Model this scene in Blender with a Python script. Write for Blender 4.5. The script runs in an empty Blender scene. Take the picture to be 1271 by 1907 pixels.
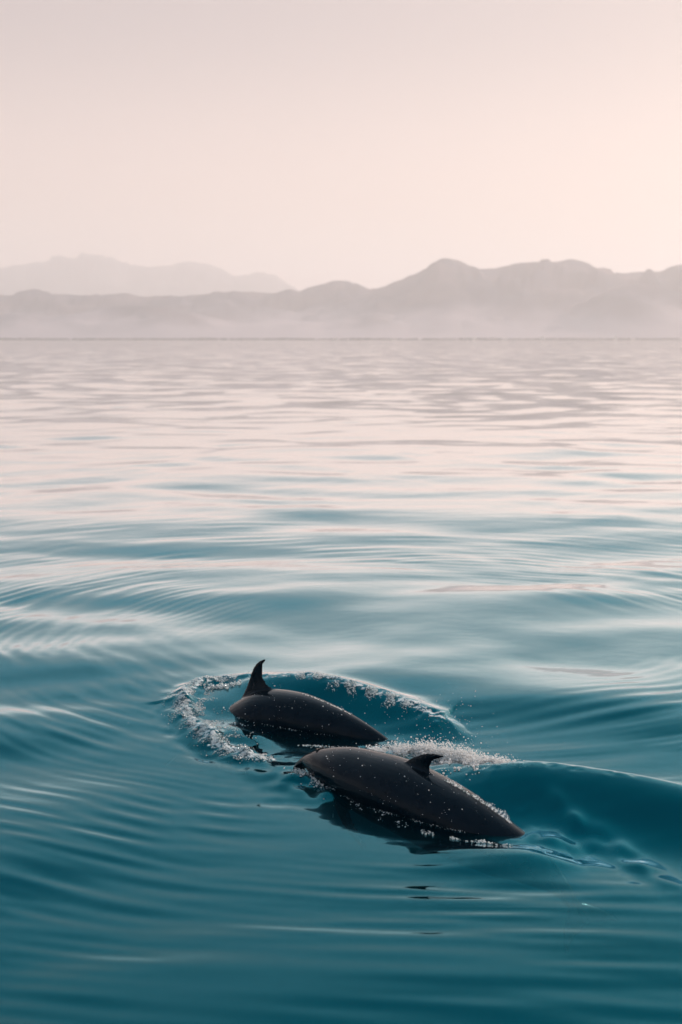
import bpy, bmesh, math, random
import numpy as np
from mathutils import Vector, noise, Matrix

# ------------------------------------------------------------------ camera
S = bpy.context.scene
C = S.collection
FPX, CX, CY, HOR, CAM_H = 2648.0, 635.5, 953.5, 633.0, 3.0     # photo pixels, 50 mm on a 36 mm tall frame
PITCH = math.atan((CY - HOR) / FPX)
cam = bpy.data.cameras.new('camera')
cam_o = bpy.data.objects.new('camera', cam)
C.objects.link(cam_o)
cam.sensor_fit = 'VERTICAL'; cam.sensor_height = 36.0; cam.sensor_width = 24.0
cam.lens = 36.0 * FPX / 1907.0
cam.clip_start = 0.1; cam.clip_end = 60000
cam_o.location = (0, 0, CAM_H)
cam_o.rotation_euler = (math.pi / 2 - PITCH, 0, 0)
cam.dof.use_dof = True; cam.dof.focus_distance = 9.9; cam.dof.aperture_fstop = 2.2
S.camera = cam_o

# ------------------------------------------------------------------ light, sky, exposure
SUN_AZ, SUN_EL = math.radians(58), math.radians(24)
SUN_DIR = Vector((math.sin(SUN_AZ) * math.cos(SUN_EL), math.cos(SUN_AZ) * math.cos(SUN_EL), math.sin(SUN_EL)))
sun = bpy.data.lights.new('sun', 'SUN')
sun.energy = 5.0; sun.angle = math.radians(0.8); sun.color = (1.0, 0.83, 0.74)
sun_o = bpy.data.objects.new('sun', sun); C.objects.link(sun_o)
sun_o.rotation_euler = (-SUN_DIR).to_track_quat('-Z', 'Y').to_euler()
sun_o.location = (60, 40, 50)

W = bpy.data.worlds.new('World'); S.world = W; W.use_nodes = True
nt = W.node_tree; nt.nodes.clear()
def N(t, tree=None, **kw):
    n = (tree or nt).nodes.new(t)
    for k, v in kw.items(): setattr(n, k, v)
    return n
def math_node(tree, op, a, b=None, clamp=False):
    n = tree.nodes.new('ShaderNodeMath'); n.operation = op; n.use_clamp = clamp
    for i, v in enumerate((a, b)):
        if v is None: continue
        if isinstance(v, (int, float)): n.inputs[i].default_value = v
        else: tree.links.new(v, n.inputs[i])
    return n.outputs[0]
out = N('ShaderNodeOutputWorld')
sky = N('ShaderNodeTexSky'); sky.sky_type = 'NISHITA'; sky.sun_disc = False
sky.sun_elevation = SUN_EL; sky.sun_rotation = SUN_AZ; sky.air_density = 1.0; sky.dust_density = 4.0; sky.ozone_density = 2.0
bg1 = N('ShaderNodeBackground'); bg1.inputs[1].default_value = 0.05
nt.links.new(sky.outputs[0], bg1.inputs[0])
tc = N('ShaderNodeTexCoord')
sep = N('ShaderNodeSeparateXYZ'); nt.links.new(tc.outputs['Generated'], sep.inputs[0])
ramp = N('ShaderNodeValToRGB'); ramp.color_ramp.interpolation = 'EASE'
cr = ramp.color_ramp
SKY = [(0.00, (0.99, 0.76, 0.69)), (0.10, (0.85, 0.61, 0.53)), (0.22, (0.54, 0.40, 0.35)),
       (0.40, (0.78, 0.80, 0.80)), (0.70, (0.48, 0.62, 0.70)), (1.00, (0.24, 0.40, 0.50))]
while len(cr.elements) < len(SKY): cr.elements.new(0.5)
for e, (p, c) in zip(cr.elements, SKY): e.position = p; e.color = (*c, 1)
nt.links.new(sep.outputs[2], ramp.inputs[0])
# the dusk sky is dimmer and bluer on the side away from the sun
flat = N('ShaderNodeVectorMath', operation='DOT_PRODUCT')
nt.links.new(tc.outputs['Generated'], flat.inputs[0]); flat.inputs[1].default_value = (math.sin(SUN_AZ), math.cos(SUN_AZ), .25)
side = N('ShaderNodeMapRange'); side.interpolation_type = 'SMOOTHSTEP'
side.inputs[1].default_value = -.75; side.inputs[2].default_value = .30
nt.links.new(flat.outputs['Value'], side.inputs[0])
dusk = N('ShaderNodeMix', data_type='RGBA', blend_type='MULTIPLY')
dusk.inputs[7].default_value = (.24, .34, .44, 1)
nt.links.new(math_node(nt, 'SUBTRACT', 1.0, side.outputs[0]), dusk.inputs[0]); nt.links.new(ramp.outputs[0], dusk.inputs[6])
# warm glow of the hazy evening sun, centred on the sun's own direction
dp = N('ShaderNodeVectorMath', operation='DOT_PRODUCT')
nt.links.new(tc.outputs['Generated'], dp.inputs[0]); dp.inputs[1].default_value = SUN_DIR
g = math_node(nt, 'POWER', math_node(nt, 'MAXIMUM', dp.outputs['Value'], 0.0), 5.0)
glow = N('ShaderNodeMix', data_type='RGBA', blend_type='ADD')
glow.inputs[7].default_value = (0.26, 0.11, 0.0, 1)
nt.links.new(g, glow.inputs[0]); nt.links.new(dusk.outputs[2], glow.inputs[6])
bg2 = N('ShaderNodeBackground'); bg2.inputs[1].default_value = 0.85
nt.links.new(glow.outputs[2], bg2.inputs[0])
add = N('ShaderNodeAddShader')
nt.links.new(bg1.outputs[0], add.inputs[0]); nt.links.new(bg2.outputs[0], add.inputs[1])
nt.links.new(add.outputs[0], out.inputs[0])

S.view_settings.view_transform = 'Standard'; S.view_settings.look = 'None'
S.view_settings.exposure = 0.0; S.view_settings.gamma = 1.0
S.view_settings.use_curve_mapping = False
S.render.engine = 'CYCLES'
cy = S.cycles
cy.use_denoising = True
try: cy.denoiser = 'OPENIMAGEDENOISE'
except Exception: pass
cy.max_bounces = 8; cy.glossy_bounces = 4; cy.diffuse_bounces = 3; cy.transmission_bounces = 4
cy.transparent_max_bounces = 16; cy.volume_bounces = 4
cy.caustics_reflective = False; cy.caustics_refractive = False
cy.sample_clamp_indirect = 4.0

# ------------------------------------------------------------------ helpers
def ray(u, v):
    x, y = (u - CX) / FPX, -(v - CY) / FPX
    ca, sa = math.cos(PITCH), math.sin(PITCH)
    return Vector((x, ca + y * sa, -sa + y * ca))
def P(u, v, z=0.0):                     # photo pixel -> point on the level z
    d = ray(u, v); t = (z - CAM_H) / d.z
    return Vector((d.x * t, d.y * t, z))
def Q(u, v, dist):                      # photo pixel -> point at ground distance dist
    d = ray(u, v); t = dist / d.y
    return Vector((d.x * t, dist, CAM_H + d.z * t))
def mesh_obj(name, verts, faces, mat=None, parent=None, smooth=True):
    m = bpy.data.meshes.new(name)
    m.from_pydata(verts, [], faces); m.update()
    if smooth: m.polygons.foreach_set('use_smooth', [True] * len(m.polygons))
    o = bpy.data.objects.new(name, m); C.objects.link(o)
    if mat: m.materials.append(mat)
    if parent: o.parent = parent
    return o
def tag(o, label=None, cat=None, group=None, kind=None):
    for k, v in (('label', label), ('category', cat), ('group', group), ('kind', kind)):
        if v: o[k] = v
    return o
def material(name):
    m = bpy.data.materials.new(name); m.use_nodes = True
    t = m.node_tree; t.nodes.clear()
    o = t.nodes.new('ShaderNodeOutputMaterial')
    return m, t, o
def principled(name, color, rough=0.5, **kw):
    m, t, o = material(name)
    b = t.nodes.new('ShaderNodeBsdfPrincipled')
    b.inputs['Base Color'].default_value = (*color, 1); b.inputs['Roughness'].default_value = rough
    for k, v in kw.items(): b.inputs[k.replace('_', ' ')].default_value = v
    t.links.new(b.outputs[0], o.inputs[0])
    return m, t, b

# ------------------------------------------------------------------ the sea: height field
rng = np.random.default_rng(11)
WAVES = []
def add_waves(n, l0, l1, slope, spread, mean=0.0):
    for i in range(n):
        lam = math.exp(rng.uniform(math.log(l0), math.log(l1)))
        th = mean + rng.normal(0, spread)
        k = 2 * math.pi / lam
        WAVES.append((k * math.sin(th), k * math.cos(th), slope / k, rng.uniform(0, 6.283), lam))
add_waves(8, 7.0, 16.0, 0.011, 0.6)
add_waves(22, 1.9, 5.0, 0.0155, 0.65)
add_waves(14, 0.7, 1.8, 0.0075, 0.7)
RING_C = (0.95, 14.0)
def patch(x, y, s, seed):
    r = np.random.default_rng(seed); v = 0
    for i in range(7):
        th = r.uniform(0, 6.283); k = 2 * math.pi / (s * r.uniform(0.6, 1.6))
        v = v + np.sin(k * (x * math.cos(th) + y * math.sin(th)) + r.uniform(0, 6.283))
    return v / 2.6                       # about -1.5 .. 1.5
def sstep(a, b, x):
    t = np.clip((x - a) / (b - a), 0, 1); return t * t * (3 - 2 * t)

# local wave forms: crest lines (photo pixel, height), front width (towards lower y), back width
def smooth_line(pts, n=20):
    p = np.array(pts, float); p = np.vstack([2 * p[0] - p[1], p, 2 * p[-1] - p[-2]]); o = []
    k = max(2, n // (len(p) - 3))
    for i in range(1, len(p) - 2):
        for t in np.arange(k) / k:
            a, b, c, d = p[i - 1], p[i], p[i + 1], p[i + 2]
            o.append(tuple(.5 * (2 * b + (c - a) * t + (2 * a - 5 * b + 4 * c - d) * t * t + (3 * b - a - 3 * c + d) * t ** 3)))
    return o + [tuple(p[-2])]
def crest(pts): return [(*P(u, v, z)[:2], z) for u, v, z in pts]
RIDGES = [
    # wake crest rolling away behind the second dolphin
    (crest([(850, 1432, .10), (930, 1427, .17), (1000, 1424, .20), (1080, 1434, .20), (1170, 1452, .19), (1271, 1474, .165), (1400, 1505, .11), (1600, 1550, .0)]), .40, .30),
    # far side wave of the first dolphin
    (crest([(500, 1285, .05), (560, 1283, .08), (620, 1287, .11), (690, 1299, .12), (760, 1318, .11), (820, 1342, .08), (860, 1360, 0)]), .24, .22),
    # bow ring round the dived head
    (crest([(470, 1278, .02), (430, 1277, .05), (380, 1281, .06), (343, 1298, .06), (338, 1320, .06), (365, 1352, .06), (410, 1383, .06), (465, 1402, .05), (500, 1415, .0)]), .10, .12),
    # water heaped over the second dolphin's brow
    (crest([(470, 1415, .0), (535, 1436, .035), (575, 1452, .045), (630, 1478, .02), (680, 1500, .0)]), .16, .16),
    # curl where the second dolphin's tail goes under
    (crest([(945, 1572, .0), (975, 1556, .03), (1010, 1550, .04), (1050, 1560, .03), (1095, 1582, .0)]), .13, .16),
    # water drawn up beside the sinking tail
    (crest([(790, 1575, 0), (850, 1578, .025), (930, 1582, .05), (1000, 1580, .05), (1070, 1590, 0)]), .24, .22),
    # faint streak from the wake
    (crest([(1010, 1490, .0), (1060, 1520, .035), (1130, 1560, .035), (1220, 1620, .02), (1300, 1680, 0)]), .07, .10),
]
RIDGES_S = [(smooth_line(p_), wf_, wb_) for p_, wf_, wb_ in RIDGES]
TURB = []                                # (polyline, radius, slope) where foam roughens the water
def poly_dist(x, y, pts):
    best = np.full(x.shape, 1e9); side = np.zeros(x.shape); zz = np.zeros(x.shape)
    for (x0, y0, z0), (x1, y1, z1) in zip(pts[:-1], pts[1:]):
        dx, dy = x1 - x0, y1 - y0; L2 = dx * dx + dy * dy
        t = np.clip(((x - x0) * dx + (y - y0) * dy) / L2, 0, 1)
        ex, ey = x - (x0 + t * dx), y - (y0 + t * dy)
        d = np.hypot(ex, ey); m = d < best
        best = np.where(m, d, best); side = np.where(m, ey, side); zz = np.where(m, z0 + t * (z1 - z0), zz)
    return best, side, zz
TURB.append((RIDGES[2][0], .10, .40))
TURB.append((RIDGES[1][0][:-1], .10, .34))
SPLASH = crest([(690, 1398, .02), (735, 1390, .05), (780, 1388, .08), (830, 1400, .09), (880, 1415, .10), (930, 1427, .12), (960, 1432, .08)])
TURB.append((SPLASH, .16, .45))
TURB.append((crest([(548, 1440, 0), (580, 1455, 0), (605, 1466, 0)]), .05, .25))
TURB.append((crest([(850, 1450, 0), (900, 1480, 0), (950, 1520, 0), (990, 1535, 0)]), .20, .07))
TURB.append((RIDGES[0][0][1:5], .055, .22))
TURB.append((crest([(930, 1440, .15), (1000, 1470, .1), (1080, 1510, .05)]), .35, .02))
TW = []
for i in range(26):
    th = rng.uniform(0, 6.283); lam = rng.uniform(.04, .15); k = 2 * math.pi / lam
    TW.append((k * math.cos(th), k * math.sin(th), 1 / k * 0.28, rng.uniform(0, 6.283)))

def height(x, y, dr=None):
    x = np.asarray(x, float); y = np.asarray(y, float)
    r = np.hypot(x, y) + 1e-6
    if dr is None: dr = np.zeros_like(x)
    h = np.zeros_like(x)
    wx = x + .35 * patch(x, y, 6.0, 3); wy = y + .35 * patch(x, y, 6.0, 4)
    for kx, ky, a, ph, lam in WAVES:
        att = sstep(1.2, 3.0, 2 * math.pi / (np.abs(kx * x + ky * y) / r + 1e-6) / np.maximum(dr, 1e-4))
        h += a * att * np.sin(kx * wx + ky * wy + ph)
    # ring ripples spreading from where the dolphins surfaced before
    h *= (1.12 - .67 * sstep(10, 27, r)) * (1 - .88 * np.exp(-((x - .2) ** 2 / 2.6 + (y - 8.3) ** 2 / 2.2))) * (1 - .9 * np.exp(-((x + .45) ** 2 / .8 + (y - 10.1) ** 2 / .7)))
    calm = 1 - .80 * np.exp(-((x - .2) ** 2 / 1.1 + (y - 8.5) ** 2 / 1.1))
    calm = calm * (1 - .8 * np.exp(-((x + .45) ** 2 / .6 + (y - 10.1) ** 2 / .5)))
    rx, ry = x - RING_C[0], y - RING_C[1]
    for lam0, gl, sl, sd, ox, oy in ((.085, .006, .040, 6, 0, 0), (.12, .008, .062, 7, .5, -.4), (.17, .011, .064, 9, -.4, .5), (.25, .016, .056, 12, .3, .8), (.38, .025, .030, 13, -.6, -.3), (.85, .05, .018, 14, 0, 0)):
        rho = np.hypot(rx - ox, ry - oy) + (.10 * patch(x, y, 3.6, sd + 40) + .02 * patch(x, y, 1.1, sd + 60)) * min(1, lam0 / .2)
        lam = lam0 + gl * np.maximum(rho, .01)
        ph = 2 * math.pi / gl * np.log(lam)
        env = sstep(-.9, 1.5, patch(x, y, .9 + 5 * lam0, sd) + .5 * patch(x, y, 4.5, 80)) * sstep(2.2, 4.2, rho) * (1 - .85 * sstep(5.5, 13, rho) * sstep(-2, 3, ry))
        att = sstep(1.2, 3.0, lam / np.maximum(dr, 1e-4))
        h += sl * lam / 6.283 * env * att * np.sin(ph) * calm
    # one long low swell crossing just beyond the dolphins
    h += .105 * np.exp(-((y - 12.35 + .10 * x + .12 * np.sin(.9 * x + 1)) / 1.5) ** 2) * np.exp(-(x / 6.0) ** 4) * (1 - .92 * np.exp(-((x + .3) ** 2 / 1.2 + (y - 10.4) ** 2 / .7)))
    near = (r > 6.5) & (r < 15)
    if near.any():
        xn, yn = x[near], y[near]; hn = h[near]
        for pts, wf, wb in RIDGES_S:
            m_ = 3 * max(wf, wb); px_, py_ = [q[0] for q in pts], [q[1] for q in pts]
            k_ = (xn > min(px_) - m_) & (xn < max(px_) + m_) & (yn > min(py_) - m_) & (yn < max(py_) + m_)
            if not k_.any(): continue
            d, side, z = poly_dist(xn[k_], yn[k_], pts)
            w = np.where(side < 0, wf, wb)
            if wf < .2: z = z * (.75 + .35 * patch(xn[k_], yn[k_], .3, 31))
            hn[k_] += z * np.exp(-(d / w) ** 2) - .16 * z * np.exp(-((d - 1.9 * wf) / (.8 * wf)) ** 2) * (side < 0)
        # broad swell rising to the right of the first dolphin
        for u_, v_, z_, sx_, sf_, sb_ in ((985, 1306, .085, .9, .5, 1.3), (1250, 1345, .04, .9, .6, 1.2), (425, 1362, .05, .28, .22, .28)):
            c_ = P(u_, v_, z_); ry_ = yn - c_.y + .12 * (xn - c_.x)
            hn = hn + z_ * np.exp(-((xn - c_.x) / sx_) ** 2 - (ry_ / np.where(ry_ < 0, sf_, sb_)) ** 2)
        tw = 0
        for kx, ky, a, ph in TW: tw = tw + a * np.sin(kx * xn + ky * yn + ph)
        m = 0
        for pts, rad, sl in TURB:
            d, _, _ = poly_dist(xn, yn, pts)
            m = np.maximum(m, sl * np.exp(-(d / rad) ** 2))
        hn = hn + tw * m * sstep(-1.2, 1.0, patch(xn, yn, .22, 21))
        h[near] = hn
    return h

def H1(x, y): return float(height(np.array([x]), np.array([y]))[0])

# rows: even in view angle near by, geometric far out; columns: dense in front, coarse all round
wv = list(np.arange(1480.0, 14.0, -1.65)) + list(14.0 * (0.965 ** np.arange(0, 78)))
R = FPX * CAM_H / np.array(wv); R = R[R < 9300]
R = np.concatenate([np.array([.3, .8, 1.4, 2.1, 2.8, 3.5, 4.2, 4.9]), R, [9300.0, 30000.0]])
aF = np.radians(np.arange(-19.0, 19.0001, 0.055))
aS = np.radians(19.0 + np.cumsum(np.geomspace(.08, 6.0, 70))); aS = aS[aS < math.pi - .05]
A = np.concatenate([-aS[::-1], aF, aS])
RR, AA = np.meshgrid(R, A, indexing='ij')
X = RR * np.sin(AA); Y = RR * np.cos(AA)
DR = np.gradient(R)[:, None] * np.ones_like(AA)
DA = np.gradient(A)[None, :] * RR
DR = np.maximum(DR, DA)
DR[:8] = 3.0
Z = height(X.ravel(), Y.ravel(), DR.ravel()).reshape(X.shape)
far = sstep(.25, 1.1, DR) * (.85 + .75 * sstep(90, 380, RR))
Z *= 1 - sstep(1500, 4000, RR)
nr, nc = X.shape
verts = np.stack([X.ravel(), Y.ravel(), Z.ravel()], 1)
i0 = (np.arange(nr - 1)[:, None] * nc + np.arange(nc - 1)[None, :]).ravel()
quads = np.stack([i0, i0 + 1, i0 + nc + 1, i0 + nc], 1)
wrap = np.arange(nr - 1) * nc
quads = np.concatenate([quads, np.stack([wrap + nc - 1, wrap, wrap + nc, wrap + 2 * nc - 1], 1)])
me = bpy.data.meshes.new('sea')
me.vertices.add(len(verts)); me.vertices.foreach_set('co', verts.ravel())
me.loops.add(quads.size); me.loops.foreach_set('vertex_index', quads.ravel().astype(np.int32))
me.polygons.add(len(quads)); me.polygons.foreach_set('loop_start', np.arange(0, quads.size, 4, dtype=np.int32))
me.polygons.foreach_set('loop_total', np.full(len(quads), 4, dtype=np.int32))
me.update(calc_edges=True)
me.polygons.foreach_set('use_smooth', np.ones(len(quads), bool))
FO = np.zeros(X.size); xr, yr = X.ravel(), Y.ravel(); nm = (RR.ravel() > 7.5) & (RR.ravel() < 13)
for pts, rad, sl in TURB[:4]:
    d_, _, _ = poly_dist(xr[nm], yr[nm], pts); FO[nm] = np.maximum(FO[nm], min(1, sl * 2.4) * np.exp(-(d_ / rad / .85) ** 2))
CH = np.zeros(X.size)
for cx_, cy_, rc_ in ((1.32, 8.36, .36), (1.3, 8.1, .34), (1.5, 8.2, .34)):
    CH[nm] = np.maximum(CH[nm], np.exp(-(((xr[nm] - cx_) ** 2 + (yr[nm] - cy_) ** 2) / rc_ ** 2) ** 1.5))
at = me.attributes.new('churn', 'FLOAT', 'POINT'); at.data.foreach_set('value', CH.astype(np.float32))
at = me.attributes.new('foam', 'FLOAT', 'POINT'); at.data.foreach_set('value', FO.astype(np.float32))
at = me.attributes.new('fine', 'FLOAT', 'POINT'); at.data.foreach_set('value', far.ravel().astype(np.float32))
sea = bpy.data.objects.new('sea', me); C.objects.link(sea); sea['kind'] = 'structure'

m_sea, t, o = material('sea_water')
L = t.links
tcn = t.nodes.new('ShaderNodeTexCoord')
atn = t.nodes.new('ShaderNodeAttribute'); atn.attribute_name = 'fine'
n1 = t.nodes.new('ShaderNodeTexNoise'); n1.inputs['Scale'].default_value = .30; n1.inputs['Detail'].default_value = 2.5; n1.inputs['Roughness'].default_value = .5
L.new(tcn.outputs['Object'], n1.inputs['Vector'])
geo = t.nodes.new('ShaderNodeNewGeometry')
def vmath(op, a_, b_):
    n_ = t.nodes.new('ShaderNodeVectorMath'); n_.operation = op
    for i_, v_ in enumerate((a_, b_)):
        if v_ is None: continue
        if isinstance(v_, tuple): n_.inputs[i_].default_value = v_
        else: L.new(v_, n_.inputs[i_])
    return n_
off = vmath('MULTIPLY', vmath('SUBTRACT', n1.outputs['Color'], (.5, .5, .5)).outputs[0], (.23, .23, 0))
sc_ = t.nodes.new('ShaderNodeVectorMath'); sc_.operation = 'SCALE'
L.new(off.outputs[0], sc_.inputs[0]); L.new(atn.outputs['Fac'], sc_.inputs['Scale'])
b1 = vmath('NORMALIZE', vmath('ADD', geo.outputs['Normal'], sc_.outputs[0]).outputs[0], None)
n2 = t.nodes.new('ShaderNodeTexNoise'); n2.inputs['Scale'].default_value = 3.0; n2.inputs['Detail'].default_value = 3
L.new(tcn.outputs['Object'], n2.inputs['Vector'])
b2 = t.nodes.new('ShaderNodeBump'); b2.inputs['Distance'].default_value = .02; b2.inputs['Strength'].default_value = .15
L.new(n2.outputs[0], b2.inputs['Height']); L.new(b1.outputs[0], b2.inputs['Normal'])
fr = t.nodes.new('ShaderNodeFresnel'); fr.inputs['IOR'].default_value = 1.6; L.new(b2.outputs[0], fr.inputs['Normal'])
gl = t.nodes.new('ShaderNodeBsdfGlossy'); gl.inputs['Roughness'].default_value = .05

tint = t.nodes.new('ShaderNodeMix'); tint.data_type = 'RGBA'
tint.inputs[6].default_value = (.02, .66, .88, 1); tint.inputs[7].default_value = (1, 1, 1, 1)
L.new(math_node(t, 'DIVIDE', math_node(t, 'SUBTRACT', fr.outputs[0], .08), .54, True), tint.inputs[0]); L.new(tint.outputs[2], gl.inputs['Color'])
L.new(b2.outputs[0], gl.inputs['Normal'])
tr = t.nodes.new('ShaderNodeBsdfTransparent'); tr.inputs['Color'].default_value = (.55, .86, .88, 1)
mx = t.nodes.new('ShaderNodeMixShader')
murk = t.nodes.new('ShaderNodeBsdfDiffuse'); murk.inputs['Color'].default_value = (.001, .040, .055, 1)
mm = t.nodes.new('ShaderNodeMixShader'); ach = t.nodes.new('ShaderNodeAttribute'); ach.attribute_name = 'churn'
L.new(math_node(t, 'ADD', math_node(t, 'MULTIPLY', ach.outputs['Fac'], .95), .10, True), mm.inputs[0])
L.new(tr.outputs[0], mm.inputs[1]); L.new(murk.outputs[0], mm.inputs[2])
refl = t.nodes.new('ShaderNodeMapRange'); refl.interpolation_type = 'SMOOTHSTEP'
for i_, v_ in ((1, .05), (2, .585), (3, .085), (4, .93)): refl.inputs[i_].default_value = v_
L.new(fr.outputs[0], refl.inputs[0]); L.new(refl.outputs[0], mx.inputs[0]); L.new(mm.outputs[0], mx.inputs[1]); L.new(gl.outputs[0], mx.inputs[2])
# froth: broken white where the surface is churned
afo = t.nodes.new('ShaderNodeAttribute'); afo.attribute_name = 'foam'
nf = t.nodes.new('ShaderNodeTexNoise'); nf.inputs['Scale'].default_value = 26; nf.inputs['Detail'].default_value = 7; nf.inputs['Roughness'].default_value = .68
L.new(tcn.outputs['Object'], nf.inputs['Vector'])
ff_ = math_node(t, 'ADD', nf.outputs[0], math_node(t, 'MULTIPLY', afo.outputs['Fac'], .26))
ff_ = math_node(t, 'MULTIPLY', math_node(t, 'DIVIDE', math_node(t, 'SUBTRACT', ff_, .68), .10, True), .75)
fd = t.nodes.new('ShaderNodeBsdfDiffuse'); fd.inputs['Color'].default_value = (.72, .76, .76, 1)
mf = t.nodes.new('ShaderNodeMixShader')
L.new(math_node(t, 'MULTIPLY', ff_, math_node(t, 'MULTIPLY', afo.outputs['Fac'], 4.0, True)), mf.inputs[0])
L.new(mx.outputs[0], mf.inputs[1]); L.new(fd.outputs[0], mf.inputs[2])
L.new(mf.outputs[0], o.inputs[0])
me.materials.append(m_sea)

# the murky depth below the surface: the water's own teal
m_deep, t, b = principled('deep_water_teal', (.001, .055, .075), .9)
b.inputs['Specular IOR Level'].default_value = 0
dv, df = [(0, 0, -.55)], []
for i in range(48):
    a = 2 * math.pi * i / 48; dv.append((9200 * math.sin(a), 9200 * math.cos(a), -.55))
for i in range(48): df.append((0, 1 + (i + 1) % 48, 1 + i))
deep = mesh_obj('deep_water', dv, df, m_deep, smooth=False); deep['kind'] = 'structure'

# ------------------------------------------------------------------ far coast
def hill_mat(name, c0, c1, scale, low_tone=(.40, .34, .36)):  # on the hills, pale lower slopes are low haze painted into the colour
    m, t, b = principled(name, c0, .9)
    b.inputs['Specular IOR Level'].default_value = .1
    tcn = t.nodes.new('ShaderNodeTexCoord'); n = t.nodes.new('ShaderNodeTexNoise')
    n.inputs['Scale'].default_value = scale; n.inputs['Detail'].default_value = 6
    t.links.new(tcn.outputs['Object'], n.inputs['Vector'])
    r = t.nodes.new('ShaderNodeValToRGB'); r.color_ramp.elements[0].position = .42; r.color_ramp.elements[1].position = .68
    r.color_ramp.elements[0].color = (*c0, 1); r.color_ramp.elements[1].color = (*c1, 1)
    t.links.new(n.outputs[0], r.inputs[0])
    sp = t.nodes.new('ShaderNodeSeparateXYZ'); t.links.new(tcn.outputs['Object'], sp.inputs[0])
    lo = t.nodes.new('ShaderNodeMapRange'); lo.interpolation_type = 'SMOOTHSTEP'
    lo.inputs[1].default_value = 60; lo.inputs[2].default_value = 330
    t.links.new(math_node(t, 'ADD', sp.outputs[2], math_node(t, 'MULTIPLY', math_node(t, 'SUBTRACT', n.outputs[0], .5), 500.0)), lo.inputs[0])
    fm = t.nodes.new('ShaderNodeMix'); fm.data_type = 'RGBA'; fm.inputs[6].default_value = (*low_tone, 1)
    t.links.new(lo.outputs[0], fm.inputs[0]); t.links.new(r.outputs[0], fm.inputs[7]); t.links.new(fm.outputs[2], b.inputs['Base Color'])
    return m
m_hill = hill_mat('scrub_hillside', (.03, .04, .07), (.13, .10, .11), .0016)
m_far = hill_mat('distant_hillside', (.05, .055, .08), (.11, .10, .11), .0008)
def hills(name, dist, depth, prof, mat, rough, seed, cols=420, rows=46):
    u = np.linspace(prof[0][0], prof[-1][0], cols)
    us, vs = zip(*prof)
    v = np.interp(u, us, vs)
    k = np.hanning(9); k /= k.sum()
    v = np.convolve(np.pad(v, 4, mode='edge'), k, 'valid')
    v = v - np.array([.9 * noise.fractal(Vector((q * .035, seed, 1.5)), 1.0, 2.0, 5) for q in u])
    vs_, fs = [], []
    for j in range(rows):
        f = -1 + 2 * j / (rows - 1)
        shape = (0.5 + 0.5 * math.cos(math.pi * f)) ** (0.75 if f < 0 else 1)
        for i in range(cols):
            c = Q(u[i], v[i], dist)
            x, y = c.x * (dist + f * depth) / dist, dist + f * depth
            n = noise.ridged_multi_fractal(Vector((x * .0016 + seed, y * .0016, seed * .7)), 1.0, 2.1, 5, 1.0, 2.0) - 1.1
            env = math.sin(min(1, abs(f) * 1.6) * math.pi) if abs(f) < .62 else .05
            fine = noise.fractal(Vector((x * .006, y * .006, seed)), 1.0, 2.0, 4) * .012
            z = c.z * (shape * (1 + .03 * n) + rough * n * env + fine * shape)
            vs_.append((x, y, min(z, c.z * 1.02) if z > 0 else z - 2))
    for j in range(rows - 1):
        for i in range(cols - 1):
            a = j * cols + i; fs.append((a, a + 1, a + cols + 1, a + cols))
    ob = mesh_obj(name, vs_, fs, mat); ob['kind'] = 'structure'; return ob
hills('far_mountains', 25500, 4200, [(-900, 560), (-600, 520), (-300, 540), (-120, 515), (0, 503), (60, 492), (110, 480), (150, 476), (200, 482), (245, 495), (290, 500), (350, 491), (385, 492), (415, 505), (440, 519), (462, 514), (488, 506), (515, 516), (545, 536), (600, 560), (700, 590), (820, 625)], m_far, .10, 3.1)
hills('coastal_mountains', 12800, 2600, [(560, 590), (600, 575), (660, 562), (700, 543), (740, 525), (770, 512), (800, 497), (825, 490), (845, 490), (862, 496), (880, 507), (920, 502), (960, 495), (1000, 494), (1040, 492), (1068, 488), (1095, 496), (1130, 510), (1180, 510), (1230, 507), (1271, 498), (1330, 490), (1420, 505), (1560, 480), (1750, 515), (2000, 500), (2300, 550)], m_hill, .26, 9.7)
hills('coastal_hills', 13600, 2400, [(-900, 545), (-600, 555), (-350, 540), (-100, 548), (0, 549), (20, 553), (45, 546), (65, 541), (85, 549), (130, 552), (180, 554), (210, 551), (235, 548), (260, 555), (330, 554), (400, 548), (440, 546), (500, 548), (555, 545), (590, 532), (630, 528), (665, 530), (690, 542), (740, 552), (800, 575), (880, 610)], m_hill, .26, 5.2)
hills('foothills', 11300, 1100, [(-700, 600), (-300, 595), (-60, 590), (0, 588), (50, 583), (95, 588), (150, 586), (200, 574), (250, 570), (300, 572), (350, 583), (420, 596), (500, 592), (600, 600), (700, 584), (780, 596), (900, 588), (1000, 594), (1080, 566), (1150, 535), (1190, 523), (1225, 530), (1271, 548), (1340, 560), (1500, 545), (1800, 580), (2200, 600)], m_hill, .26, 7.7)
# low coastal plain
cv, cf = [], []
for i in range(121):
    x = -9000 + 150 * i
    y0 = 9020 + 60 * noise.fractal(Vector((x * .0012, 3.3, 0)), 1, 2, 4)
    for y, z in ((y0, -1.5), (y0 + 25, 2.5), (y0 + 400, 5), (14500, 6)):
        cv.append((x, y, z))
for i in range(120):
    for j in range(3):
        a = i * 4 + j; cf.append((a, a + 4, a + 5, a + 1))
coast = mesh_obj('coastal_plain', cv, cf, hill_mat('coastal_scrub', (.05, .055, .035), (.2, .16, .11), .003, (.2, .17, .14))); coast['kind'] = 'structure'
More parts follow.
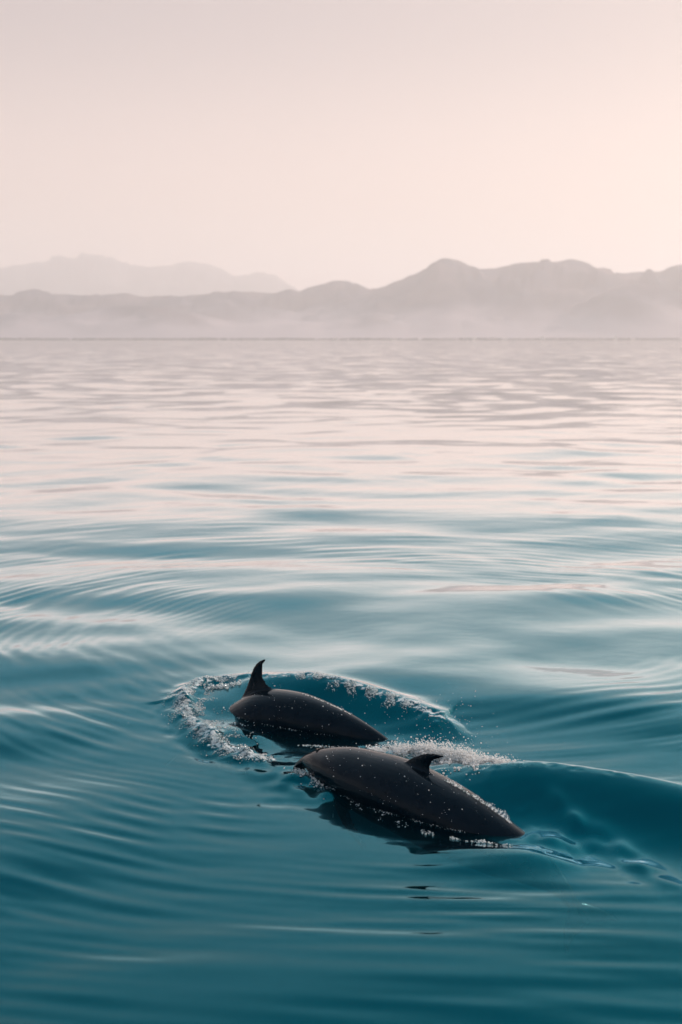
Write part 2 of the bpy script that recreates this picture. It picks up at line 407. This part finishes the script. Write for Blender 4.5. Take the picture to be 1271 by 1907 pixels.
# far belt of trees behind the beach: one mass
random.seed(5)
bv, bf = [], []
for i in range(3000):
    x = random.uniform(-5200, 5200); y = 9130 + random.uniform(0, 160)
    s = random.uniform(3.5, 6.5) * (1 + .35 * noise.noise(Vector((x * .004, 0, 0)))); w = s * random.uniform(.8, 1.7)
    b0 = len(bv)
    for k, (rr, zz) in enumerate(((.35, 0), (1.0, .9), (.85, 1.5), (.3, 1.95))):
        for q in range(6):
            a = q * math.pi / 3 + k
            j = random.uniform(.75, 1.25)
            bv.append((x + w * rr * math.cos(a) * j, y + w * rr * math.sin(a) * j, 2 + s * zz * random.uniform(.9, 1.1)))
    for k in range(3):
        for q in range(6):
            bf.append((b0 + k * 6 + q, b0 + k * 6 + (q + 1) % 6, b0 + k * 6 + 6 + (q + 1) % 6, b0 + k * 6 + 6 + q))
    bf.append(tuple(b0 + 18 + q for q in range(6)))
belt = mesh_obj('shore_trees', bv, bf, hill_mat('tree_belt', (.02, .03, .018), (.05, .06, .03), .02, (.02, .03, .02)), smooth=False)
tag(belt, 'dark low belt of trees along the far shore', 'trees', kind='stuff')
# pale buildings at the waterfront
m_wall = principled('white_plaster', (.8, .76, .7), .7)[0]
m_roof = principled('pale_roof', (.55, .42, .34), .7)[0]
m_glass = principled('dark_window', (.04, .05, .06), .2)[0]
BLD = [(626, 22, 12), (735, 30, 13), (884, 20, 17), (940, 34, 11), (1011, 22, 18), (1147, 14, 26), (1180, 30, 12)]
BLABEL = ['pale waterfront building on the far shore below the saddle between hills', 'wide pale low building on the shore left of the tallest hill',
          'pale building on the shore under the tallest rounded hill', 'long low pale building on the far shore, widest of the row',
          'tall pale block on the shore under the long flat ridge', 'narrow pale tower standing tallest on the far shoreline',
          'low pale building just beside the narrow shoreline tower']
def box(x0, x1, y0, y1, z0, z1):
    v = [(x, y, z) for z in (z0, z1) for x, y in ((x0, y0), (x1, y0), (x1, y1), (x0, y1))]
    return v, [(0, 3, 2, 1), (4, 5, 6, 7), (0, 1, 5, 4), (1, 2, 6, 5), (2, 3, 7, 6), (3, 0, 4, 7)]
for (u, w, hh), lb in zip(BLD, BLABEL):
    p = Q(u, 634, 9105)
    e = bpy.data.objects.new('waterfront_building', None); C.objects.link(e); e.location = (p.x, p.y, 2.2)
    tag(e, lb, 'building', 'pale buildings on the far shore')
    mesh_obj('wall', *box(-w / 2, w / 2, 0, 12, 0, hh), m_wall, e, False)
    mesh_obj('roof', *box(-w / 2 - .6, w / 2 + .6, -.6, 12.6, hh + .003, hh + .9), m_roof, e, False)
    n = max(2, int(w / 5))
    for fl in range(max(1, int(hh / 4))):
        for i in range(n):
            x = -w / 2 + (i + .5) * w / n
            mesh_obj('window', *box(x - .8, x + .8, -.05, .3, 1.2 + fl * 3.8, 2.9 + fl * 3.8), m_glass, e, False)

# ------------------------------------------------------------------ haze
hv, hf = box(-26000, 26000, -14000, 35000, -4, 1640)
haze = mesh_obj('haze', hv, hf, None, None, False)
m_h, t, o = material('evening_haze')
pv = t.nodes.new('ShaderNodeVolumePrincipled')
pv.inputs['Color'].default_value = (1.0, .925, .90, 1); pv.inputs['Density'].default_value = 8.5e-5; pv.inputs['Anisotropy'].default_value = .25
t.links.new(pv.outputs[0], o.inputs['Volume'])
haze.data.materials.append(m_h); tag(haze, 'pale pink evening haze over the sea', 'haze', kind='stuff')


# ------------------------------------------------------------------ dolphins
def catmull(pts, n=400):
    p = np.array(pts, float)
    p = np.vstack([2 * p[0] - p[1], p, 2 * p[-1] - p[-2]])
    o = []
    for i in range(1, len(p) - 2):
        for t in np.linspace(0, 1, n // (len(p) - 3), endpoint=False):
            a, b, c, d = p[i - 1], p[i], p[i + 1], p[i + 2]
            o.append(.5 * (2 * b + (c - a) * t + (2 * a - 5 * b + 4 * c - d) * t * t + (3 * b - a - 3 * c + d) * t ** 3))
    o.append(p[-2]); return np.array(o)
# girth along the body: (fraction from beak tip, half height above axis, half height below, half width) for a 2.5 m animal
GIRTH = [(0, .015, .015, .018), (.02, .024, .022, .03), (.06, .032, .034, .04), (.085, .045, .045, .055), (.105, .085, .07, .085), (.14, .118, .11, .122),
         (.19, .145, .15, .158), (.26, .175, .19, .19), (.35, .20, .215, .212), (.45, .205, .22, .215), (.55, .195, .235, .20), (.65, .17, .23, .165),
         (.75, .135, .19, .12), (.85, .09, .12, .065), (.93, .048, .048, .026), (.98, .03, .03, .03), (1.0, .012, .012, .02)]
GA = np.array(GIRTH)
def loft(rings):
    n = len(rings[0]); vs = [v for r in rings for v in r]; fs = []
    for j in range(len(rings) - 1):
        for i in range(n):
            a, b = j * n + i, j * n + (i + 1) % n
            fs.append((a, b, b + n, a + n))
    fs.append(tuple(range(n))[::-1]); fs.append(tuple((len(rings) - 1) * n + i for i in range(n)))
    return vs, fs
def blade(origin, ax_chord, ax_span, ax_thick, stations, thick):
    """fin: stations of (span, leading edge, trailing edge) as a lens-section blade"""
    rings = []
    for k, (sp, le, te) in enumerate(stations):
        c = le - te; th = thick * c
        ring = []
        for i in range(16):
            a = 2 * math.pi * i / 16
            xc = .5 + .5 * math.cos(a)
            prof = math.sin(a) * (xc ** .35 if xc > 0 else 0) * th
            ring.append(origin + ax_span * sp + ax_chord * (te + c * xc) + ax_thick * prof)
        rings.append(ring)
    return loft(rings)
def dense(st, n=22):
    st = np.array(st); t = np.linspace(0, 1, len(st)); tt = np.linspace(0, 1, n)
    c = catmull(st, n * 4); i = np.linspace(0, len(c) - 1, n).astype(int)
    return [tuple(r) for r in c[i]]
def dolphin(base, heading, ridge, fin_u, size, fin, label, roll=0.0):
    """ridge: the line of the back in the swimming plane, (ahead of the fin, height); base: the fin's place on the sea"""
    hd = Vector((math.cos(heading), math.sin(heading), 0)); sd = Vector((-math.sin(heading), math.cos(heading), 0)); up0 = Vector((0, 0, 1))
    cv = catmull(ridge)                                   # runs from the beak to the tail
    seg = np.hypot(*np.diff(cv, axis=0).T); arc = np.concatenate([[0], np.cumsum(seg)])
    i0 = int(np.argmin(np.abs(cv[:, 0]))); LEN = 2.5 * size
    vs, fs = [], []
    def addm(v, f):
        b = len(vs); vs.extend([Vector(q) for q in v]); fs.extend([tuple(b + i for i in q) for q in f])
    def at(u):                                            # back point, tangent to the beak, up
        a = arc[i0] + (u - fin_u) * LEN
        s = np.interp(a, arc, cv[:, 0]); z = np.interp(a, arc, cv[:, 1])
        e = .04
        ds = np.interp(a - e, arc, cv[:, 0]) - np.interp(a + e, arc, cv[:, 0]); dz = np.interp(a - e, arc, cv[:, 1]) - np.interp(a + e, arc, cv[:, 1])
        if a < e: ds, dz = cv[0] - cv[12]
        if a > arc[-1] - e: ds, dz = cv[-14] - cv[-1]
        if a < 0: s, z = cv[0] + np.array([ds, dz]) / math.hypot(ds, dz) * -a
        if a > arc[-1]: s, z = cv[-1] - np.array([ds, dz]) / math.hypot(ds, dz) * (a - arc[-1])
        tg = (hd * ds + up0 * dz).normalized()
        up = (up0 * tg.dot(hd) - hd * tg.z).normalized()
        return base + hd * s + up0 * z, tg, up
    rings = []
    for u in np.linspace(0, 1, 110):
        p, tg, up = at(u)
        ht, hb, w = (np.interp(u, GA[:, 0], GA[:, k]) * size for k in (1, 2, 3))
        c = p - up * ht
        ring = []
        for i in range(36):
            a = 2 * math.pi * i / 36
            ca, sa = math.cos(a), math.sin(a)
            ex = .92 if u < .6 else 1.0
            h_ = ht if ca > 0 else hb
            ring.append(c + up * (math.copysign(abs(ca) ** ex, ca) * h_) + sd * (sa * w))
        rings.append(ring)
    addm(*loft(rings))
    # dorsal fin
    p, tg, up = at(fin_u)
    st = dense([(a * size, b * size, c * size) for a, b, c in fin])
    addm(*blade(p, tg, up, sd, st, .085))
    # flippers
    for s in (-1, 1):
        p, tg, up = at(.25)
        ax = (sd * s * .35 - up * .75 - tg * .55).normalized()
        o_ = p - up * .31 * size + sd * s * .13 * size
        addm(*blade(o_, tg, ax, up, dense([(-.05, .085, -.06), (.08, .07, -.07), (.2, .02, -.10), (.29, -.06, -.13), (.33, -.12, -.145)]), .12))
    # flukes
    p, tg, up = at(.975)
    for s in (-1, 1):
        addm(*blade(p - up * .03, tg, sd * s, up, dense([(-.02, .10, -.06), (.08, .06, -.09), (.18, -.01, -.11), (.27, -.10, -.15), (.31, -.165, -.18)]), .11))
    o = mesh_obj('dolphin', vs, fs, M_SKIN)
    # let every piece grow together into one skin
    rm = o.modifiers.new('skin', 'REMESH'); rm.mode = 'VOXEL'; rm.voxel_size = .0085; rm.use_smooth_shade = True
    sm = o.modifiers.new('soften', 'SMOOTH'); sm.factor = .5; sm.iterations = 5
    tag(o, label, 'dolphin', None)
    # blowhole and eyes
    p, tg, up = at(.135)
    bv_, bf_ = [], []
    ring = [p + up * .010 + sd * (.034 * math.cos(a)) + tg * (.011 * math.sin(a) - .010 * math.cos(a) ** 2) for a in np.linspace(0, 6.283, 20, endpoint=False)]
    rim = [p - up * .01 + (q - p) * 1.5 for q in ring]
    cen = [p - up * .006 + (q - p) * .5 for q in ring]
    v, f = loft([rim, ring, cen]); mesh_obj('blowhole', v, f, M_DARK, o)
    for s in (-1, 1):
        p, tg, up = at(.145)
        q = p - up * .135 * size + sd * s * .121 * size
        v, f = [], []
        bm = bmesh.new(); bmesh.ops.create_uvsphere(bm, u_segments=12, v_segments=8, radius=.014, matrix=Matrix.Translation(q))
        em = bpy.data.meshes.new('eye'); bm.to_mesh(em); bm.free(); em.materials.append(M_DARK)
        eo = bpy.data.objects.new('eye', em); C.objects.link(eo); eo.parent = o
    return o, at
M_SKIN, t, b = principled('wet_dolphin_skin', (.010, .013, .017), .17)
b.inputs['Specular IOR Level'].default_value = .13; b.inputs['Specular Tint'].default_value = (.4, .7, 1, 1)
b.inputs['Coat Weight'].default_value = .28; b.inputs['Coat Roughness'].default_value = .07; b.inputs['Coat Tint'].default_value = (1, 1, 1, 1); b.inputs['Coat IOR'].default_value = 1.33
tcn = t.nodes.new('ShaderNodeTexCoord'); n = t.nodes.new('ShaderNodeTexNoise'); n.inputs['Scale'].default_value = 9; n.inputs['Detail'].default_value = 8; n.inputs['Roughness'].default_value = .7
t.links.new(tcn.outputs['Object'], n.inputs['Vector'])
r_ = t.nodes.new('ShaderNodeValToRGB'); r_.color_ramp.elements[0].color = (.0012, .004, .007, 1); r_.color_ramp.elements[1].color = (.003, .008, .013, 1)
r_.color_ramp.elements[0].position = .35; r_.color_ramp.elements[1].position = .75
t.links.new(n.outputs[0], r_.inputs[0]); t.links.new(r_.outputs[0], b.inputs['Base Color'])
n3 = t.nodes.new('ShaderNodeTexNoise'); n3.inputs['Scale'].default_value = 60; n3.inputs['Detail'].default_value = 3
t.links.new(tcn.outputs['Object'], n3.inputs['Vector'])
bp = t.nodes.new('ShaderNodeBump'); bp.inputs['Distance'].default_value = .003; bp.inputs['Strength'].default_value = .22
t.links.new(n3.outputs[0], bp.inputs['Height']); t.links.new(bp.outputs[0], b.inputs['Normal'])
M_DARK = principled('dark_opening', (.006, .007, .009), .25)[0]

FIN_TALL = [(-.09, .23, -.21), (-.04, .195, -.155), (.0, .155, -.105), (.045, .108, -.068), (.09, .072, -.058), (.135, .036, -.07), (.172, -.002, -.092), (.194, -.044, -.114), (.203, -.082, -.128)]
FIN_HOOK = [(-.09, .19, -.13), (-.03, .16, -.09), (.02, .12, -.055), (.06, .075, -.055), (.095, .025, -.075), (.12, -.025, -.11), (.134, -.07, -.145), (.141, -.115, -.165)]
d1, at1 = dolphin(Vector((-.645, 11.12, -.07)), math.pi - math.radians(33),
    [(1.35, -.85), (1.12, -.60), (.84, -.36), (.57, -.11), (.31, .11), (0, .285), (-.35, .315), (-.68, .26), (-.97, .17), (-1.25, .035), (-1.45, -.15), (-1.65, -.42)],
    .46, 1.18, FIN_TALL, 'dark dolphin with a tall upright back fin, its head already under inside a foam ring')
d2, at2 = dolphin(Vector((.535, 8.95, -.085)), math.pi - math.radians(42),
    [(1.29, -.55), (1.27, -.32), (1.23, -.06), (1.13, .14), (.95, .262), (.68, .335), (.4, .35), (.2, .345), (0, .315), (-.35, .235), (-.66, .125), (-.88, .025), (-1.06, -.10), (-1.2, -.26), (-1.34, -.48), (-1.36, -.8)],
    .47, 1.12, FIN_HOOK, 'dark dolphin with a low hooked back fin, blowhole and head just breaking the surface')

# ------------------------------------------------------------------ foam and spray
M_FOAM, t, o = material('white_foam')
df_ = t.nodes.new('ShaderNodeBsdfDiffuse'); df_.inputs[0].default_value = (.93, .94, .94, 1)
tl = t.nodes.new('ShaderNodeBsdfTranslucent'); tl.inputs[0].default_value = (.93, .94, .94, 1)
gg = t.nodes.new('ShaderNodeBsdfGlossy'); gg.inputs['Roughness'].default_value = .15
ma = t.nodes.new('ShaderNodeMixShader'); ma.inputs[0].default_value = .45
mb_ = t.nodes.new('ShaderNodeMixShader'); mb_.inputs[0].default_value = .12
t.links.new(df_.outputs[0], ma.inputs[1]); t.links.new(tl.outputs[0], ma.inputs[2])
t.links.new(ma.outputs[0], mb_.inputs[1]); t.links.new(gg.outputs[0], mb_.inputs[2])
# some bubbles are clear water, the rest white
tcb = t.nodes.new('ShaderNodeTexCoord'); nb = t.nodes.new('ShaderNodeTexNoise'); nb.inputs['Scale'].default_value = 45
t.links.new(tcb.outputs['Object'], nb.inputs['Vector'])
clr = t.nodes.new('ShaderNodeMixShader'); tpb = t.nodes.new('ShaderNodeBsdfTransparent'); tpb.inputs[0].default_value = (.75, .88, .9, 1)
clm = t.nodes.new('ShaderNodeMixShader'); clm.inputs[0].default_value = .18
t.links.new(tpb.outputs[0], clm.inputs[1]); t.links.new(gg.outputs[0], clm.inputs[2])
t.links.new(math_node(t, 'DIVIDE', math_node(t, 'SUBTRACT', nb.outputs[0], .44), .10, True), clr.inputs[0])
t.links.new(clm.outputs[0], clr.inputs[1]); t.links.new(mb_.outputs[0], clr.inputs[2]); t.links.new(clr.outputs[0], o.inputs[0])
def ico(sub):
    bm = bmesh.new(); bmesh.ops.create_icosphere(bm, subdivisions=sub, radius=1)
    v = np.array([q.co[:] for q in bm.verts]); f = np.array([[x.index for x in q.verts] for q in bm.faces]); bm.free()
    return v, f
ICO1, ICO2 = ico(1), ico(2)
fr_ = np.random.default_rng(77)
M_WHITE, t, o = material('dense_white_foam')
wd = t.nodes.new('ShaderNodeBsdfDiffuse'); wd.inputs[0].default_value = (.95, .95, .94, 1)
wt = t.nodes.new('ShaderNodeBsdfTranslucent'); wt.inputs[0].default_value = (.95, .95, .94, 1)
wm = t.nodes.new('ShaderNodeMixShader'); wm.inputs[0].default_value = .5
t.links.new(wd.outputs[0], wm.inputs[1]); t.links.new(wt.outputs[0], wm.inputs[2]); t.links.new(wm.outputs[0], o.inputs[0])
def blobs(name, pos, rad, label, jit=.25, sub=ICO1, mat=None):
    V, F_ = sub; pos = np.asarray(pos); rad = np.asarray(rad); n = len(pos)
    sc = rad[:, None, None] * fr_.uniform(.65, 1.35, (n, 1, 3)) * np.array([1, 1, .85])
    v = V[None] * sc * (1 + jit * fr_.normal(0, .5, (n, len(V), 1))) + pos[:, None, :]
    f = F_[None] + (np.arange(n) * len(V))[:, None, None]
    ob = mesh_obj(name, v.reshape(-1, 3).tolist(), f.reshape(-1, 3).tolist(), mat or M_FOAM)
    tag(ob, label, name.replace('_', ' '), kind='stuff'); return ob
def along(pts, n):
    p = np.array(pts)[:, :2]; seg = np.hypot(*np.diff(p, axis=0).T); c = np.concatenate([[0], np.cumsum(seg)])
    q = fr_.uniform(0, c[-1], n)
    return np.stack([np.interp(q, c, p[:, 0]), np.interp(q, c, p[:, 1])], 1), q / c[-1]
def lay(pts, n, spread, r0, r1, lift=0.0, keep=None, shift=(0, 0)):
    p, q = along(pts, n)
    p = p + fr_.normal(0, spread, p.shape) + np.array(shift)
    if keep is not None:
        m = patch(p[:, 0], p[:, 1], .16, 55) > keep; p, q = p[m], q[m]
    z = height(p[:, 0], p[:, 1])
    r = r0 * (r1 / r0) ** (fr_.uniform(0, 1, len(p)) ** 1.8)
    return np.column_stack([p, z + r * .3 + lift * np.abs(fr_.normal(0, 1, len(p)))]), r
def cat(*a): return np.concatenate([x[0] for x in a]), np.concatenate([x[1] for x in a])
ringp = RIDGES[2][0]
blobs('foam_ring', *cat(lay(ringp, 8000, .055, .0009, .0048, .004, -.15), lay(ringp[3:], 3600, .06, .0012, .0065, .006, .15), lay(ringp[1:7], 4000, .055, .0009, .0045, .002, .0, (.10, .0)), lay(ringp[3:7], 2600, .05, .001, .005, .003, .1, (.16, .03)),
      lay(crest([(395, 1303, 0), (440, 1302, 0)]), 260, .03, .004, .014, .01), lay(crest([(430, 1330, 0), (440, 1355, 0), (470, 1385, 0)]), 130, .04, .003, .009, .0, .1)),
      'ring of bubbly white foam where the tall-finned dolphin dived')
blobs('wave_foam', *cat(lay(RIDGES[1][0][1:5], 7000, .042, .0009, .0048, .006, -.1, (0, -.04)), lay(RIDGES[1][0][2:5], 1500, .055, .0013, .006, .012, .2, (0, -.08))),
      'strip of foam along the wave crest behind the tall-finned dolphin')
blobs('splash', *cat(lay(SPLASH[1:6], 17000, .055, .0012, .0075, .024, -.5), lay(SPLASH[:2], 900, .05, .003, .008, .01, -.3), lay(SPLASH[2:5], 8000, .04, .0013, .0075, .045),
      lay(crest([(820, 1420, 0), (850, 1450, 0), (880, 1470, 0)]), 500, .06, .003, .012, .01, .1), lay(SPLASH[4:], 500, .04, .004, .012, .01, -.2)),
      'white churning splash between the two dolphins', mat=M_WHITE)
blobs('head_splash', *cat(lay(crest([(550, 1436, .02), (575, 1448, .03), (600, 1460, .02)]), 900, .03, .0018, .007, .010, -.3), lay(crest([(620, 1474, .05), (680, 1500, 0), (760, 1535, 0)]), 120, .03, .002, .007, .0, .2),
      lay(crest([(770, 1540, 0), (830, 1554, 0), (880, 1562, 0), (955, 1570, 0)]), 420, .018, .0018, .007, .004, -.1), lay(crest([(560, 1388, 0), (650, 1395, 0)]), 120, .015, .003, .007, .0)),
      'white foam breaking along the hook-finned dolphin at the waterline')
# broken bubbles where the flanks cut the surface
def waterline(at, u0, u1, size, n):
    pos, rad = [], []
    while len(pos) < n:
        u = fr_.uniform(u0, u1); p, tg, up = at(u); sd = tg.cross(up)
        if sd.y > 0: sd = -sd
        ht, hb, w = (np.interp(u, GA[:, 0], GA[:, k]) * size for k in (1, 2, 3)); c = p - up * ht
        best = None
        for a in np.linspace(.1, 2.4, 40):
            q = c + up * (math.cos(a) * (ht if a < 1.57 else hb)) + sd * (math.sin(a) * w)
            if q.z < .004: best = q; break
        if best is None or noise.noise(Vector((u * 21, size * 9, 0))) < fr_.uniform(-.35, .35):
            if fr_.uniform() < .9: continue
            if best is None: continue
        q = best + sd * abs(fr_.normal(0, .014)) + tg * fr_.normal(0, .004)
        pos.append((q.x, q.y, H1(q.x, q.y) + fr_.uniform(0, .006))); rad.append(.0009 * 4.5 ** (fr_.uniform() ** 1.8))
    return np.array(pos), np.array(rad)
blobs('waterline_bubbles', *cat(waterline(at2, .2, .72, 1.12, 260), waterline(at1, .38, .76, 1.18, 110)), 'thin broken line of bubbles where both flanks cut the water')
# torn film of water peeling off the second dolphin's back; on the first, a modelled sun glint
def back_film_glint(at, u0, u1, amp, n, label, fluff):
    kp, kr, lv = [], [], []
    for i in range(n):
        u = u0 + (u1 - u0) * i / (n - 1)
        p, tg, up = at(u)
        if p.z < H1(p.x, p.y) + .012: break
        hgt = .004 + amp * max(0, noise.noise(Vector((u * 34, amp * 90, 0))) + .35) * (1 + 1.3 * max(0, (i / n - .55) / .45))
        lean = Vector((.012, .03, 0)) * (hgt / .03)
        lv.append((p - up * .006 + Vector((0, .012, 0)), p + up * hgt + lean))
        for k in range(fluff):
            kp.append(p + up * (hgt * fr_.uniform(.5, 1.25)) + lean * fr_.uniform(.6, 1.4) + Vector(fr_.normal(0, .005, 3)))
            kr.append(fr_.uniform(.001, .0038))
    fo = blobs('back_film_glint', np.array([list(q) for q in kp]), np.array(kr), label)
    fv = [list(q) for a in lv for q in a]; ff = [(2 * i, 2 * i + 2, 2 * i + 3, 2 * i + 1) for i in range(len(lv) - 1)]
    mesh_obj('film_glint_strip', fv, ff, M_FOAM, fo)
back_film_glint(at2, .535, .725, .02, 70, "bright torn film of water along the hook-finned dolphin's back", 6)
back_film_glint(at1, .60, .755, .004, 50, "thin pale strip modelling the sun glint along the tall-finned dolphin's tail stock", 1)  # white strip shaped as the sun's glint on the keel
# droplets
def flank_drops(at, u0, u1, n, size):
    pos, rad = [], []
    while len(pos) < n:
        u = fr_.uniform(u0, u1); a = fr_.uniform(.0, 1.9)
        p, tg, up = at(u); sd = tg.cross(up)
        if sd.y > 0: sd = -sd
        ht, hb, w = (np.interp(u, GA[:, 0], GA[:, k]) * size for k in (1, 2, 3))
        c = p - up * ht
        q = c + up * (math.cos(a) * (ht if a < 1.57 else hb)) + sd * (math.sin(a) * w)
        nrm = (up * math.cos(a) + sd * math.sin(a)).normalized()
        q = q + nrm * abs(fr_.normal(0, .03))
        if q.z < .01: continue
        if noise.noise(Vector(q) * 7) < fr_.uniform(-.5, .4): continue
        pos.append(list(q)); rad.append(.0014 * (4.2 ** (fr_.uniform() ** 2.6)))
    return np.array(pos), np.array(rad)
def air_drops(c, sx, sz, n):
    return np.column_stack([fr_.normal(c[0], sx, n), fr_.normal(c[1], sx, n), np.abs(fr_.normal(c[2], sz, n)) + .03]), .0018 * (2.6 ** (fr_.uniform(size=n) ** 2))
A_ = Q(830, 1330, 10.3)
blobs('spray', *cat(flank_drops(at2, .2, .72, 125, 1.12), flank_drops(at1, .4, .75, 60, 1.18), air_drops(A_, .16, .09, 90), air_drops(Q(830, 1390, 10.0), .25, .06, 160), air_drops(Q(560, 1370, 10.6), .5, .06, 50)),
      'fine white droplets flying over the dolphins\' backs', jit=.1)
